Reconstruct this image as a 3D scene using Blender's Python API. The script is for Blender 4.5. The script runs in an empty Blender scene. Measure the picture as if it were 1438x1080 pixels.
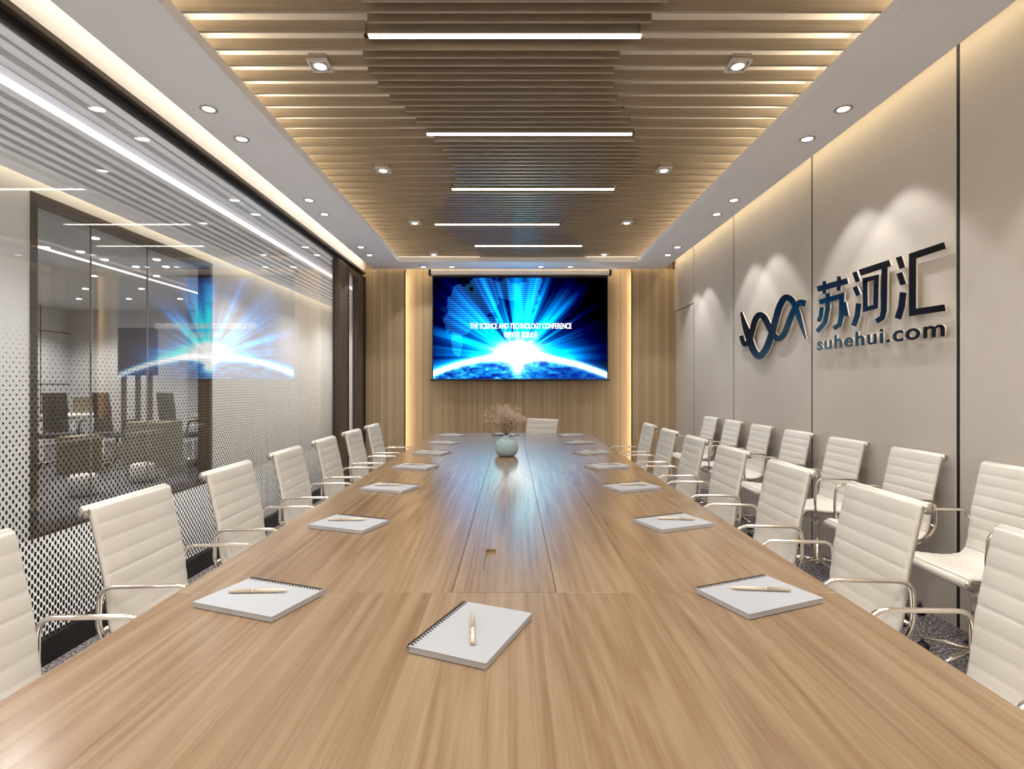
import bpy, bmesh, math, random
import numpy as np
from mathutils import Vector, Matrix
PI = math.pi
R = math.radians
sc = bpy.context.scene
COL = sc.collection
CAMZ = 1.22
F = 760.0                      # focal length in pixels of the 1438-wide frame


# ------------------------------------------------------------------ helpers
def unproj(px, py, Z):
    return ((px - 719.0) * Z / F, Z, CAMZ - (py - 540.0) * Z / F)


class MB:
    """collects shapes and links them as one mesh object"""
    def __init__(self):
        self.v, self.f, self.sm = [], [], []

    def add(self, vs, fs, smooth=False):
        b = len(self.v)
        self.v += [tuple(p) for p in vs]
        self.f += [tuple(b + i for i in f) for f in fs]
        self.sm += [smooth] * len(fs)
        return self

    def box(self, x0, x1, y0, y1, z0, z1):
        vs = [(x, y, z) for z in (z0, z1) for y in (y0, y1) for x in (x0, x1)]
        return self.add(vs, [(0, 2, 3, 1), (4, 5, 7, 6), (0, 1, 5, 4), (2, 6, 7, 3), (0, 4, 6, 2), (1, 3, 7, 5)])

    def tube(self, pts, r, seg=8, caps=True, flat=1.0):
        pts = [Vector(p) for p in pts]
        n = len(pts)
        rs = r if isinstance(r, (list, tuple)) else [r] * n
        up = None
        rings = []
        for i, p in enumerate(pts):
            t = (pts[min(i + 1, n - 1)] - pts[max(i - 1, 0)])
            t = t.normalized() if t.length > 1e-9 else Vector((0, 0, 1))
            if up is None:
                a = Vector((1, 0, 0)) if abs(t.x) < .8 else Vector((0, 1, 0))
                up = (a - t * a.dot(t)).normalized()
            else:
                up = (up - t * up.dot(t))
                up = up.normalized() if up.length > 1e-6 else t.orthogonal().normalized()
            s = t.cross(up)
            rings.append([p + (up * math.cos(2 * PI * k / seg) + s * math.sin(2 * PI * k / seg) * flat) * rs[i] for k in range(seg)])
        vs = [q for rg in rings for q in rg]
        fs = [(i * seg + k, i * seg + (k + 1) % seg, (i + 1) * seg + (k + 1) % seg, (i + 1) * seg + k)
              for i in range(n - 1) for k in range(seg)]
        if caps:
            fs += [tuple(range(seg))[::-1], tuple((n - 1) * seg + k for k in range(seg))]
        return self.add(vs, fs, True)

    def lathe(self, prof, seg=32, c=(0, 0, 0)):
        vs, fs = [], []
        for (r, z) in prof:
            for k in range(seg):
                a = 2 * PI * k / seg
                vs.append((c[0] + r * math.cos(a), c[1] + r * math.sin(a), c[2] + z))
        for i in range(len(prof) - 1):
            for k in range(seg):
                fs.append((i * seg + k, i * seg + (k + 1) % seg, (i + 1) * seg + (k + 1) % seg, (i + 1) * seg + k))
        return self.add(vs, fs, True)

    def disc(self, c, r, seg=24, down=False, squash=1.0):
        vs = [(c[0] + r * math.cos(2 * PI * k / seg), c[1] + r * squash * math.sin(2 * PI * k / seg), c[2]) for k in range(seg)]
        return self.add(vs, [tuple(range(seg))[::-1] if down else tuple(range(seg))])

    def ball(self, c, r, seg=6, rings=4):
        vs = [(c[0], c[1], c[2] - r)]
        for i in range(1, rings):
            a = -PI / 2 + PI * i / rings
            for k in range(seg):
                b = 2 * PI * k / seg
                vs.append((c[0] + r * math.cos(a) * math.cos(b), c[1] + r * math.cos(a) * math.sin(b), c[2] + r * math.sin(a)))
        vs.append((c[0], c[1], c[2] + r))
        fs = [(0, 1 + (k + 1) % seg, 1 + k) for k in range(seg)]
        for i in range(rings - 2):
            for k in range(seg):
                a = 1 + i * seg
                fs.append((a + k, a + (k + 1) % seg, a + seg + (k + 1) % seg, a + seg + k))
        a = 1 + (rings - 2) * seg
        fs += [(a + k, a + (k + 1) % seg, len(vs) - 1) for k in range(seg)]
        return self.add(vs, fs, True)

    def build(self, name, mat, parent=None, bevel=0, seg=2):
        me = bpy.data.meshes.new(name)
        me.from_pydata(self.v, [], self.f)
        me.polygons.foreach_set('use_smooth', self.sm)
        bm = bmesh.new()
        bm.from_mesh(me)
        bmesh.ops.recalc_face_normals(bm, faces=bm.faces)
        bm.to_mesh(me)
        bm.free()
        me.materials.append(mat)
        o = bpy.data.objects.new(name, me)
        COL.objects.link(o)
        if parent is not None:
            o.parent = parent
        if bevel:
            m = o.modifiers.new('bevel', 'BEVEL')
            m.width, m.segments, m.limit_method = bevel, seg, 'ANGLE'
        return o


def tag(o, label, cat, group=None, kind=None):
    o['label'] = label
    o['category'] = cat
    if group:
        o['group'] = group
    if kind:
        o['kind'] = kind
    return o


def struct(o, label, cat):
    return tag(o, label, cat, kind='structure')


def empty(name, loc=(0, 0, 0), rz=0.0):
    o = bpy.data.objects.new(name, None)
    o.location = loc
    o.rotation_euler = (0, 0, rz)
    o.empty_display_size = .1
    COL.objects.link(o)
    return o


KIDS = {}


def kids(o):
    return [c for c in COL.objects if c.parent is o]


def copy_tree(o, parent=None):
    c = o.copy()
    COL.objects.link(c)
    if parent is not None:
        c.parent = parent
    if o.name not in KIDS:
        KIDS[o.name] = kids(o)
    for ch in KIDS[o.name]:
        copy_tree(ch, c)
    return c


def fillet(pts, r, n=5):
    """polyline with rounded corners"""
    pts = [Vector(p) for p in pts]
    out = [pts[0]]
    for i in range(1, len(pts) - 1):
        a, b, c = pts[i - 1], pts[i], pts[i + 1]
        rr = min(r, (a - b).length * .48, (c - b).length * .48)
        p, q = b + (a - b).normalized() * rr, b + (c - b).normalized() * rr
        for k in range(n + 1):
            t = k / n
            out.append(p * (1 - t) ** 2 + b * 2 * t * (1 - t) + q * t * t)
    out.append(pts[-1])
    return out


# ------------------------------------------------------------------ materials
def srgb(r, g, b):
    f = lambda c: (c / 255 / 12.92) if c / 255 <= .04045 else ((c / 255 + .055) / 1.055) ** 2.4
    return (f(r), f(g), f(b), 1)


def mat(name, col, rough=.5, metal=0.0, spec=.5, coat=0.0, coat_rough=.1, emit=None, estr=0.0):
    m = bpy.data.materials.new(name)
    m.use_nodes = True
    b = m.node_tree.nodes['Principled BSDF']
    b.inputs['Base Color'].default_value = col
    b.inputs['Roughness'].default_value = rough
    b.inputs['Metallic'].default_value = metal
    b.inputs['Specular IOR Level'].default_value = spec
    b.inputs['Coat Weight'].default_value = coat
    b.inputs['Coat Roughness'].default_value = coat_rough
    if emit:
        b.inputs['Emission Color'].default_value = emit
        b.inputs['Emission Strength'].default_value = estr
    return m


def N(m, t, **kw):
    n = m.node_tree.nodes.new(t)
    for k, v in kw.items():
        if k in n.inputs:
            n.inputs[k].default_value = v
        else:
            setattr(n, k, v)
    return n


def L(m, a, b):
    m.node_tree.links.new(a, b)


def bsdf(m):
    return m.node_tree.nodes['Principled BSDF']


def coords(m, scale=(1, 1, 1), space='Object'):
    tc = N(m, 'ShaderNodeTexCoord')
    mp = N(m, 'ShaderNodeMapping')
    mp.inputs['Scale'].default_value = scale
    if space == 'World':
        g = N(m, 'ShaderNodeNewGeometry')
        L(m, g.outputs['Position'], mp.inputs['Vector'])
    else:
        L(m, tc.outputs[space], mp.inputs['Vector'])
    return mp.outputs['Vector']


def ramp(m, fac, stops):
    r = N(m, 'ShaderNodeValToRGB')
    el = r.color_ramp.elements
    while len(el) < len(stops):
        el.new(.5)
    for e, (p, c) in zip(el, stops):
        e.position, e.color = p, c
    L(m, fac, r.inputs['Fac'])
    return r.outputs['Color']


def math_n(m, op, a, b=None):
    n = N(m, 'ShaderNodeMath', operation=op)
    for i, x in enumerate((a, b)):
        if x is None:
            continue
        if isinstance(x, (int, float)):
            n.inputs[i].default_value = x
        else:
            L(m, x, n.inputs[i])
    return n.outputs[0]


def emissive(name, col, s):
    m = bpy.data.materials.new(name)
    m.use_nodes = True
    nt = m.node_tree
    nt.nodes.clear()
    e = nt.nodes.new('ShaderNodeEmission')
    o = nt.nodes.new('ShaderNodeOutputMaterial')
    e.inputs['Color'].default_value = col
    e.inputs['Strength'].default_value = s
    nt.links.new(e.outputs[0], o.inputs[0])
    return m


def paint(name, col, rough=.6, var=.03):
    """wall paint with a faint roller texture"""
    m = mat(name, col, rough, spec=.3)
    v = coords(m, (1, 1, 1), 'World')
    n = N(m, 'ShaderNodeTexNoise', Scale=2.5, Detail=4.0)
    L(m, v, n.inputs['Vector'])
    c0 = tuple(x * (1 - var) for x in col[:3]) + (1,)
    c1 = tuple(min(1, x * (1 + var)) for x in col[:3]) + (1,)
    L(m, ramp(m, n.outputs['Fac'], [(.3, c0), (.7, c1)]), bsdf(m).inputs['Base Color'])
    n2 = N(m, 'ShaderNodeTexNoise', Scale=180.0, Detail=2.0)
    L(m, v, n2.inputs['Vector'])
    bp = N(m, 'ShaderNodeBump', Strength=.04, Distance=.002)
    L(m, n2.outputs['Fac'], bp.inputs['Height'])
    L(m, bp.outputs[0], bsdf(m).inputs['Normal'])
    return m


M = {}
M['soffit'] = paint('soffit_paint', srgb(245, 246, 252))
M['upper'] = paint('upper_ceiling_paint', srgb(236, 230, 222))
M['panel'] = paint('greige_panel', srgb(205, 197, 188), .55)
M['wall'] = paint('corridor_paint', srgb(226, 223, 219))
M['front'] = paint('front_wall_paint', srgb(222, 216, 208))
M['seam'] = mat('seam_dark', srgb(24, 18, 15), .6)
M['bronze'] = mat('bronze_frame', srgb(88, 76, 66), .38, .3)
M['black'] = mat('black_metal', srgb(28, 25, 24), .45, .1)
M['chrome'] = mat('polished_aluminium', srgb(236, 228, 218), .14, 1.0)
M['plastic'] = mat('black_plastic', srgb(22, 22, 23), .5)
M['champagne'] = mat('champagne_pen', srgb(224, 206, 184), .28, .35)
M['white'] = mat('white_lacquer', srgb(232, 228, 222), .35)
M['ledwarm'] = emissive('led_warm', (1, .91, .78, 1), 9.0)
M['ledspot'] = emissive('led_spot', (1, .95, .86, 1), 12.0)
M['ledcool'] = emissive('led_corridor', (1, .91, .90, 1), 2.2)
M['steel'] = mat('brushed_steel', srgb(190, 182, 172), .3, .85)


def slat_mat():
    m = mat('champagne_slat', srgb(208, 186, 154), .22, .0, .6)
    v = coords(m, (1.2, 60, 60), 'World')
    n = N(m, 'ShaderNodeTexNoise', Scale=1.0, Detail=3.0)
    L(m, v, n.inputs['Vector'])
    L(m, ramp(m, n.outputs['Fac'], [(.3, srgb(160, 145, 124)), (.7, srgb(176, 161, 140))]), bsdf(m).inputs['Base Color'])
    return m


M['slat'] = slat_mat()


def leather():
    m = mat('white_leather', srgb(232, 227, 219), .42, spec=.4)
    v = coords(m, (1, 1, 1))
    n = N(m, 'ShaderNodeTexVoronoi', Scale=420.0)
    L(m, v, n.inputs['Vector'])
    bp = N(m, 'ShaderNodeBump', Strength=.06, Distance=.001)
    L(m, n.outputs['Distance'], bp.inputs['Height'])
    L(m, bp.outputs[0], bsdf(m).inputs['Normal'])
    n2 = N(m, 'ShaderNodeTexNoise', Scale=5.0, Detail=3.0)
    L(m, v, n2.inputs['Vector'])
    L(m, ramp(m, n2.outputs['Fac'], [(.3, srgb(228, 222, 213)), (.7, srgb(235, 230, 222))]), bsdf(m).inputs['Base Color'])
    return m


M['leather'] = leather()


def wood_table():
    m = mat('oak_table', srgb(190, 158, 120), .3, spec=.95)
    b = bsdf(m)
    geo = N(m, 'ShaderNodeNewGeometry')
    sep = N(m, 'ShaderNodeSeparateXYZ')
    L(m, geo.outputs['Position'], sep.inputs[0])
    # veneer leaves side by side, each with its own offset in the log
    bx = math_n(m, 'FLOOR', math_n(m, 'MULTIPLY', math_n(m, 'ADD', sep.outputs[0], 5.136), 1 / .236))
    by = math_n(m, 'FLOOR', math_n(m, 'MULTIPLY', math_n(m, 'ADD', sep.outputs[1], -1.223), 1 / 1.7))
    oy = math_n(m, 'ADD', math_n(m, 'MULTIPLY', bx, 7.31), math_n(m, 'MULTIPLY', by, 3.77))
    cmb = N(m, 'ShaderNodeCombineXYZ')
    L(m, sep.outputs[0], cmb.inputs[0])
    L(m, math_n(m, 'ADD', sep.outputs[1], oy), cmb.inputs[1])
    L(m, math_n(m, 'MULTIPLY', oy, .37), cmb.inputs[2])

    def noise(scale, det, dist=0.0, rough=.55):
        mp = N(m, 'ShaderNodeMapping')
        mp.inputs['Scale'].default_value = scale
        L(m, cmb.outputs[0], mp.inputs['Vector'])
        n = N(m, 'ShaderNodeTexNoise', Scale=1.0, Detail=det, Distortion=dist, Roughness=rough)
        L(m, mp.outputs[0], n.inputs['Vector'])
        return n.outputs['Fac']
    # growth rings: contour lines of a slow stretched noise make the cathedral figure
    base = noise((4.2, .30, 1), 1.5, .25)
    rings = math_n(m, 'FRACT', math_n(m, 'MULTIPLY', base, 17.0))
    rings = math_n(m, 'ABSOLUTE', math_n(m, 'SUBTRACT', rings, .5))
    rings = math_n(m, 'MULTIPLY', rings, 2.0)
    broad = noise((7.5, .28, 1), 3.0, .15)
    streak = noise((38, .55, 1), 3.0, .1, .6)
    fine = noise((120, 1.6, 1), 4.0, .0, .7)
    pores = noise((300, 14, 1), 2.0, .0, .6)
    mix = math_n(m, 'ADD', math_n(m, 'MULTIPLY', rings, .085), math_n(m, 'MULTIPLY', broad, .26))
    mix = math_n(m, 'ADD', mix, math_n(m, 'MULTIPLY', streak, .30))
    mix = math_n(m, 'ADD', mix, math_n(m, 'MULTIPLY', fine, .28))
    mix = math_n(m, 'ADD', mix, math_n(m, 'MULTIPLY', pores, .10))
    col = ramp(m, mix, [(.36, srgb(113, 84, 59)), (.46, srgb(138, 111, 83)), (.55, srgb(151, 126, 98)), (.68, srgb(166, 144, 116))])
    L(m, col, b.inputs['Base Color'])
    L(m, ramp(m, fine, [(.3, (.24, .24, .24, 1)), (.7, (.20, .20, .20, 1))]), b.inputs['Roughness'])
    bp = N(m, 'ShaderNodeBump', Strength=.012, Distance=.001)
    L(m, fine, bp.inputs['Height'])
    L(m, bp.outputs[0], b.inputs['Normal'])
    return m


M['table'] = wood_table()


def reeded(name, a, b_, c):
    """narrow vertical timber strips"""
    m = mat(name, b_, .48, spec=.35)
    g = N(m, 'ShaderNodeNewGeometry')
    sep = N(m, 'ShaderNodeSeparateXYZ')
    L(m, g.outputs['Position'], sep.inputs[0])
    u = math_n(m, 'MULTIPLY', sep.outputs[0], 1 / .034)
    cell = math_n(m, 'FLOOR', u)
    fr = math_n(m, 'FRACT', u)
    wn = N(m, 'ShaderNodeTexWhiteNoise', noise_dimensions='1D')
    L(m, cell, wn.inputs['W'])
    mp = N(m, 'ShaderNodeMapping')
    mp.inputs['Scale'].default_value = (120, 1, 3)
    L(m, g.outputs['Position'], mp.inputs['Vector'])
    n = N(m, 'ShaderNodeTexNoise', Scale=1.0, Detail=3.0)
    L(m, mp.outputs[0], n.inputs['Vector'])
    fac = math_n(m, 'ADD', math_n(m, 'MULTIPLY', wn.outputs[0], .5), math_n(m, 'MULTIPLY', n.outputs['Fac'], .5))
    col = ramp(m, fac, [(.2, a), (.5, b_), (.8, c)])
    groove = math_n(m, 'GREATER_THAN', math_n(m, 'ABSOLUTE', math_n(m, 'SUBTRACT', fr, .5)), .42)
    mx = N(m, 'ShaderNodeMix', data_type='RGBA')
    L(m, math_n(m, 'MULTIPLY', groove, .45), mx.inputs[0])
    L(m, col, mx.inputs[6])
    mx.inputs[7].default_value = srgb(120, 92, 62)
    L(m, mx.outputs[2], bsdf(m).inputs['Base Color'])
    return m


M['reed'] = reeded('reeded_oak', srgb(176, 152, 120), srgb(189, 166, 134), srgb(202, 181, 150))


def carpet():
    m = mat('speckled_carpet', srgb(90, 88, 90), .95, spec=.1)
    v = coords(m, (1, 1, 1), 'World')
    n = N(m, 'ShaderNodeTexNoise', Scale=85.0, Detail=3.0, Roughness=.8)
    L(m, v, n.inputs['Vector'])
    L(m, ramp(m, n.outputs['Fac'], [(.40, srgb(44, 40, 44)), (.5, srgb(116, 110, 113)), (.60, srgb(205, 200, 202))]), bsdf(m).inputs['Base Color'])
    bp = N(m, 'ShaderNodeBump', Strength=.6, Distance=.004)
    L(m, n.outputs['Fac'], bp.inputs['Height'])
    L(m, bp.outputs[0], bsdf(m).inputs['Normal'])
    return m


M['carpet'] = carpet()
M['tile'] = paint('pale_corridor_floor', srgb(214, 211, 208), .35)
M['office_floor'] = paint('office_carpet', srgb(104, 100, 100), .9, .15)
M['office_wall'] = paint('office_wall_paint', srgb(205, 204, 204))
M['office_ceiling'] = paint('office_ceiling_paint', srgb(215, 215, 216))


def thin_glass(name, f0, tint):
    m = bpy.data.materials.new(name)
    m.use_nodes = True
    nt = m.node_tree
    nt.nodes.clear()
    out = nt.nodes.new('ShaderNodeOutputMaterial')
    mix = nt.nodes.new('ShaderNodeMixShader')
    tr = nt.nodes.new('ShaderNodeBsdfTransparent')
    gl = nt.nodes.new('ShaderNodeBsdfGlossy')
    tr.inputs['Color'].default_value = tint
    gl.inputs['Color'].default_value = (1, 1, 1, 1)
    gl.inputs['Roughness'].default_value = 0.0
    lw = N(m, 'ShaderNodeLayerWeight', Blend=.5)
    p = math_n(m, 'POWER', lw.outputs['Facing'], 4.0)
    f = math_n(m, 'ADD', math_n(m, 'MULTIPLY', p, 1 - f0), f0)
    nt.links.new(f, mix.inputs[0])
    nt.links.new(tr.outputs[0], mix.inputs[1])
    nt.links.new(gl.outputs[0], mix.inputs[2])
    nt.links.new(mix.outputs[0], out.inputs[0])
    return m


M['glass'] = thin_glass('clear_glass', .048, (.95, .96, .96, 1))
M['glass2'] = thin_glass('office_glass', .03, (.93, .935, .935, 1))


def dot_film():
    """printed film: rows of dark ovals that shrink with height"""
    m = bpy.data.materials.new('dot_print')
    m.use_nodes = True
    nt = m.node_tree
    nt.nodes.clear()
    out = nt.nodes.new('ShaderNodeOutputMaterial')
    mix = nt.nodes.new('ShaderNodeMixShader')
    tr = nt.nodes.new('ShaderNodeBsdfTransparent')
    df = nt.nodes.new('ShaderNodeBsdfDiffuse')
    df.inputs['Color'].default_value = srgb(58, 50, 47)
    g = N(m, 'ShaderNodeNewGeometry')
    sep = N(m, 'ShaderNodeSeparateXYZ')
    L(m, g.outputs['Position'], sep.inputs[0])
    y, z = sep.outputs[1], sep.outputs[2]
    py, pz = .0293, .038
    # half width and half height of an oval by height above the floor
    t = math_n(m, 'DIVIDE', math_n(m, 'SUBTRACT', 1.52, z), 1.3)
    t = math_n(m, 'MAXIMUM', math_n(m, 'MINIMUM', t, 1.0), 0.0)
    ry = math_n(m, 'ADD', math_n(m, 'MULTIPLY', math_n(m, 'POWER', t, .6), .0068), .0003)
    rz = math_n(m, 'ADD', math_n(m, 'MULTIPLY', math_n(m, 'POWER', t, .9), .0138), .0003)

    def cell(off):
        u = math_n(m, 'ADD', math_n(m, 'DIVIDE', y, py), off + 100.0)
        w = math_n(m, 'ADD', math_n(m, 'DIVIDE', z, pz), off + 100.0)
        du = math_n(m, 'MULTIPLY', math_n(m, 'SUBTRACT', math_n(m, 'FRACT', u), .5), py)
        dw = math_n(m, 'MULTIPLY', math_n(m, 'SUBTRACT', math_n(m, 'FRACT', w), .5), pz)
        a = math_n(m, 'POWER', math_n(m, 'ABSOLUTE', math_n(m, 'DIVIDE', du, ry)), 2.0)
        b = math_n(m, 'POWER', math_n(m, 'ABSOLUTE', math_n(m, 'DIVIDE', dw, rz)), 2.0)
        return math_n(m, 'LESS_THAN', math_n(m, 'ADD', a, b), 1.0)
    fac = math_n(m, 'MAXIMUM', cell(0.0), cell(.5))
    fac = math_n(m, 'MULTIPLY', fac, math_n(m, 'LESS_THAN', z, 1.5))
    nt.links.new(fac, mix.inputs[0])
    nt.links.new(tr.outputs[0], mix.inputs[1])
    nt.links.new(df.outputs[0], mix.inputs[2])
    nt.links.new(mix.outputs[0], out.inputs[0])
    return m


M['dots'] = dot_film()

# ------------------------------------------------------------------ key dimensions
XL, XR = -2.04, 2.235          # glass partition, panelled wall
YB, YF = 7.56, -1.6            # back wall, wall behind the camera
ZS = 2.79                      # soffit underside
ZU = 3.06                      # upper ceiling
SXL0, SXL1 = -1.887, -1.449    # soffit strips
SXR0, SXR1 = 1.619, 2.06
SYB0, SYB1 = 6.93, 7.36
ZSL = 2.8555                   # slat undersides

# ------------------------------------------------------------------ room shell
struct(MB().box(XL - .06, XR + .12, YF, YB + .1, -.06, 0).build('floor', M['carpet']), 'dark grey speckled carpet under the conference table', 'floor')

ce = MB()
ce.box(SXL0, SXL1, YF, SYB1, ZS, ZS + .06)
ce.box(SXR0, SXR1, YF, SYB1, ZS, ZS + .06)
ce.box(SXL1, SXR0, SYB0, SYB1, ZS, ZS + .06)
ce.box(-1.64, -1.62, YF, 7.12, ZS + .06, ZU)  # unseen upright blockers, added against light leaking between the coves
ce.box(1.79, 1.81, YF, 7.12, ZS + .06, ZU)
ce.box(-1.64, 1.81, 7.10, 7.12, ZS + .06, ZU)
ceiling = struct(ce.build('ceiling', M['soffit']), 'white dropped soffit ring around the slatted recess', 'ceiling')
MB().box(XL - .1, XR + .1, YF, YB + .1, ZU, ZU + .05).build('upper_slab', M['upper'], ceiling)

# back wall of reeded timber: centre field set back behind two side panels
wb = MB().box(XL - .1, XR + .1, YB, YB + .1, 0, ZU).build('wall_back', M['reed'])
struct(wb, 'reeded pale oak wall behind the projection screen', 'wall')
MB().box(XL - .06, -1.474, 7.42, 7.46, 0, 2.80).build('wall_panel', M['reed'], wb)
MB().box(1.650, XR - .001, 7.42, 7.46, 0, 2.80).build('wall_panel', M['reed'], wb)
MB().box(-1.474, -1.466, 7.418, 7.462, 0, 2.80).build('panel_edge', M['seam'], wb)
MB().box(1.642, 1.650, 7.418, 7.462, 0, 2.80).build('panel_edge', M['seam'], wb)
MB().box(-1.56, -1.54, 7.46, YB, 0, 2.80).build('cove_back', M['reed'], wb)
MB().box(1.72, 1.74, 7.46, YB, 0, 2.80).build('cove_back', M['reed'], wb)

# right wall of greige panels over dark joints
wr = MB().box(XR + .025, XR + .1, YF, YB, 0, ZU).build('wall_right', M['seam'])
struct(wr, 'greige panelled wall carrying the metal lettering', 'wall')
seams = [YF, -.01, 1.34, 2.713, 4.035, 5.46, 6.66, 7.43]
for a, b in zip(seams[:-1], seams[1:]):
    top = MB()
    if a > 6.5:
        top.box(XR, XR + .025, a + .006, b, 2.225, 2.98)
    else:
        g = .011 if a < 3 else .009
        top.box(XR, XR + .025, a + g, b - (.011 if b < 3 else .009), 0, 2.98)
    top.build('wall_panel', M['panel'], wr, .002, 1)
for y in seams[1:-1]:
    MB().box(XR + .003, XR + .026, y - .012, y + .012, 0, 2.98).build('panel_joint', M['seam'], wr)
d1 = struct(MB().box(XR + .002, XR + .024, 6.67, 7.415, .005, 2.213).build('door_1', M['panel'], None, .002, 1), 'flush greige door hidden in the panelled wall beside the reeded wall', 'door')

# wall behind the camera
struct(MB().box(XL - .1, XR + .1, YF - .08, YF, 0, ZU).build('wall_front', M['front']), 'plain pale wall behind the table head', 'wall')

# ------------------------------------------------------------------ glass partition on the left
wl = MB().box(XL - .06, XL, YF, YB, 2.752, ZU).build('wall_left', M['soffit'])
struct(wl, 'white bulkhead above the glass partition', 'wall')
t1 = MB().box(-2.062, -1.990, YF, 7.35, 2.714, 2.742).build('trim_1', M['bronze'])
struct(t1, 'bronze head trim along the top of the glass partition', 'trim')
MB().box(-2.06, -2.028, YF, 7.35, 2.673, 2.714).build('glazing_track', M['black'], t1)
t2 = struct(MB().box(-2.062, -2.025, YF, 6.23, 0, .112).build('trim_2', M['black']), 'black kick plate under the dotted glass', 'trim')
w1 = MB().box(-2.052, -2.040, YF, 6.235, .112, 2.668).build('window_1', M['glass'])
struct(w1, 'large clear glass partition pane facing the corridor', 'window')
MB().box(-2.0392, -2.0388, YF, 6.23, .113, 1.55).build('dot_film', M['dots'], w1)
t3 = struct(MB().box(-2.07, -1.99, 6.235, 6.57, 0, 2.672).build('trim_3', M['bronze'], None, .003), 'wide bronze post at the end of the glass partition', 'trim')
MB().box(-2.0, -1.985, 6.57, 6.60, 0, 2.672).build('shadow_gap', M['black'], t3)
w2 = MB().box(-2.052, -2.040, 6.60, 7.02, .10, 2.60).build('window_2', M['glass'])
struct(w2, 'narrow glass pane between bronze post and reeded wall', 'window')
fr = MB()
fr.box(-2.07, -2.0, 7.02, 7.35, 0, 2.672)
fr.box(-2.07, -2.0, 6.60, 7.02, 2.60, 2.672)
fr.box(-2.07, -2.0, 6.60, 7.02, 0, .10)
fr.build('window_frame', M['bronze'], w2)
MB().box(-2.0, -1.985, 7.30, 7.35, 0, 2.672).build('frame_edge', M['black'], w2)
struct(MB().box(XL - .06, XL, 7.352, YB, 0, 2.752).build('wall_left_return', M['reed']), 'narrow timber return beside the bronze frame', 'wall')

# ------------------------------------------------------------------ corridor and office beyond the glass
XC = -3.78
YE = 11.5
struct(MB().box(XC - .14, XL - .06, YF, YE, -.06, 0).build('floor_corridor', M['tile']), 'pale corridor floor beyond the glass', 'floor')
wc = MB()
wc.box(XC - .14, XC, YF, 4.243, 0, 3.0)
wc.box(XC - .14, XC, 6.808, YE, 0, 3.0)
wc.box(XC - .14, XC, 4.243, 6.808, 2.74, 3.0)
struct(wc.build('wall_corridor', M['wall']), 'white corridor wall with a bronze framed office opening', 'wall')
struct(MB().box(XC - .14, XL + .02, YE, YE + .1, 0, 3.0).build('wall_corridor_end', M['wall']), 'white wall closing the far end of the corridor', 'wall')
struct(MB().box(XC - .14, XL + .0, YF - .08, YF, 0, 3.0).build('wall_corridor_front', M['wall']), 'white wall closing the near end of the corridor', 'wall')
struct(MB().box(XL - .06, XL, YB + .1, YE, 0, 3.0).build('wall_corridor_side', M['wall']), 'white corridor wall past the meeting room', 'wall')
cc = MB()
cc.box(XC - .14, XL - .06, YF, YE, 2.98, 3.05)
cc.box(-3.66, -3.50, YF, YE, 2.79, 2.84)
cc.box(-2.29, -2.10, YF, YE, 2.79, 2.84)
cceil = struct(cc.build('ceiling_corridor', M['soffit']), 'white corridor ceiling with long baffles', 'ceiling')
xs = np.linspace(-3.42, -2.36, 10)
for i, x in enumerate(xs):
    if abs(x + 2.636) < .06:
        continue
    o = MB().box(x - .03, x + .03, YF, YE, 2.80, 2.90).build('corridor_baffle', M['soffit'])
    tag(o, 'long white baffle running along the corridor ceiling beyond the glass', 'ceiling baffle', 'white baffles of the corridor ceiling')
o = MB().box(-2.672, -2.60, YF, YE, 2.797, 2.801).build('corridor_light_line', M['ledcool'])
tag(o, 'long glowing light line between the corridor ceiling baffles', 'light')
# bronze frame of the opening
w3 = MB()
w3.box(XC - .14, XC + .012, 4.243, 4.30, 0, 2.74)
w3.box(XC - .14, XC + .012, 6.755, 6.808, 0, 2.74)
w3.box(XC - .14, XC + .012, 4.30, 6.755, 2.68, 2.74)
w3.box(XC - .14, XC + .012, 4.30, 6.755, 0, .03)
w3 = struct(w3.build('window_3', M['bronze']), 'bronze framed glazed opening into the office across the corridor', 'window')
MB().box(XC - .135, XC - .125, 4.30, 6.755, .03, 2.68).build('glass_pane', M['glass2'], w3)
MB().box(XC - .138, XC - .122, 5.02, 5.026, .03, 2.68).build('pane_joint', M['steel'], w3)
MB().box(XC - .138, XC - .122, 5.80, 5.806, .03, 2.68).build('pane_joint', M['steel'], w3)
# office shell
XO = -9.4
struct(MB().box(XO, XC - .14, 3.2, YE, -.06, 0).build('floor_office', M['office_floor']), 'grey carpet of the office beyond the corridor', 'floor')
struct(MB().box(XO, XC - .14, 3.2, YE, 2.8, 2.86).build('ceiling_office', M['office_ceiling']), 'pale grey office ceiling dotted with downlights', 'ceiling')
wo = MB().box(XO, XC - .14, YE, YE + .1, 0, 2.86).build('wall_office_back', M['office_wall'])
struct(wo, 'pale grey back wall of the office', 'wall')
wo2 = MB().box(XO - .1, XO, 3.2, YE, 0, 2.86).build('wall_office_side', M['office_wall'])
struct(wo2, 'pale grey panelled side wall of the office', 'wall')
for z in (1.22, 2.29):
    MB().box(XO, XO + .004, 3.2, YE, z, z + .018).build('panel_seam', M['seam'], wo2)
MB().box(XO, XO + .004, 10.78, 10.80, 0, 2.8).build('panel_seam', M['seam'], wo2)
struct(MB().box(XO, XC - .14, 3.1, 3.2, 0, 2.86).build('wall_office_front', M['office_wall']), 'office wall nearest the corridor start', 'wall')
o = MB().box(-5.45, -5.39, 3.3, YE - .1, 2.79, 2.802).build('ceiling_light_line', M['ledcool'])
tag(o, 'long light line on the office ceiling seen through the opening', 'light')
offl = [(133, 335), (113, 354), (147, 365), (220, 365), (191, 375), (233, 375), (132, 388), (220, 388), (199, 406), (120, 406), (111, 420), (181, 420), (253, 420), (64, 348)]
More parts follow.
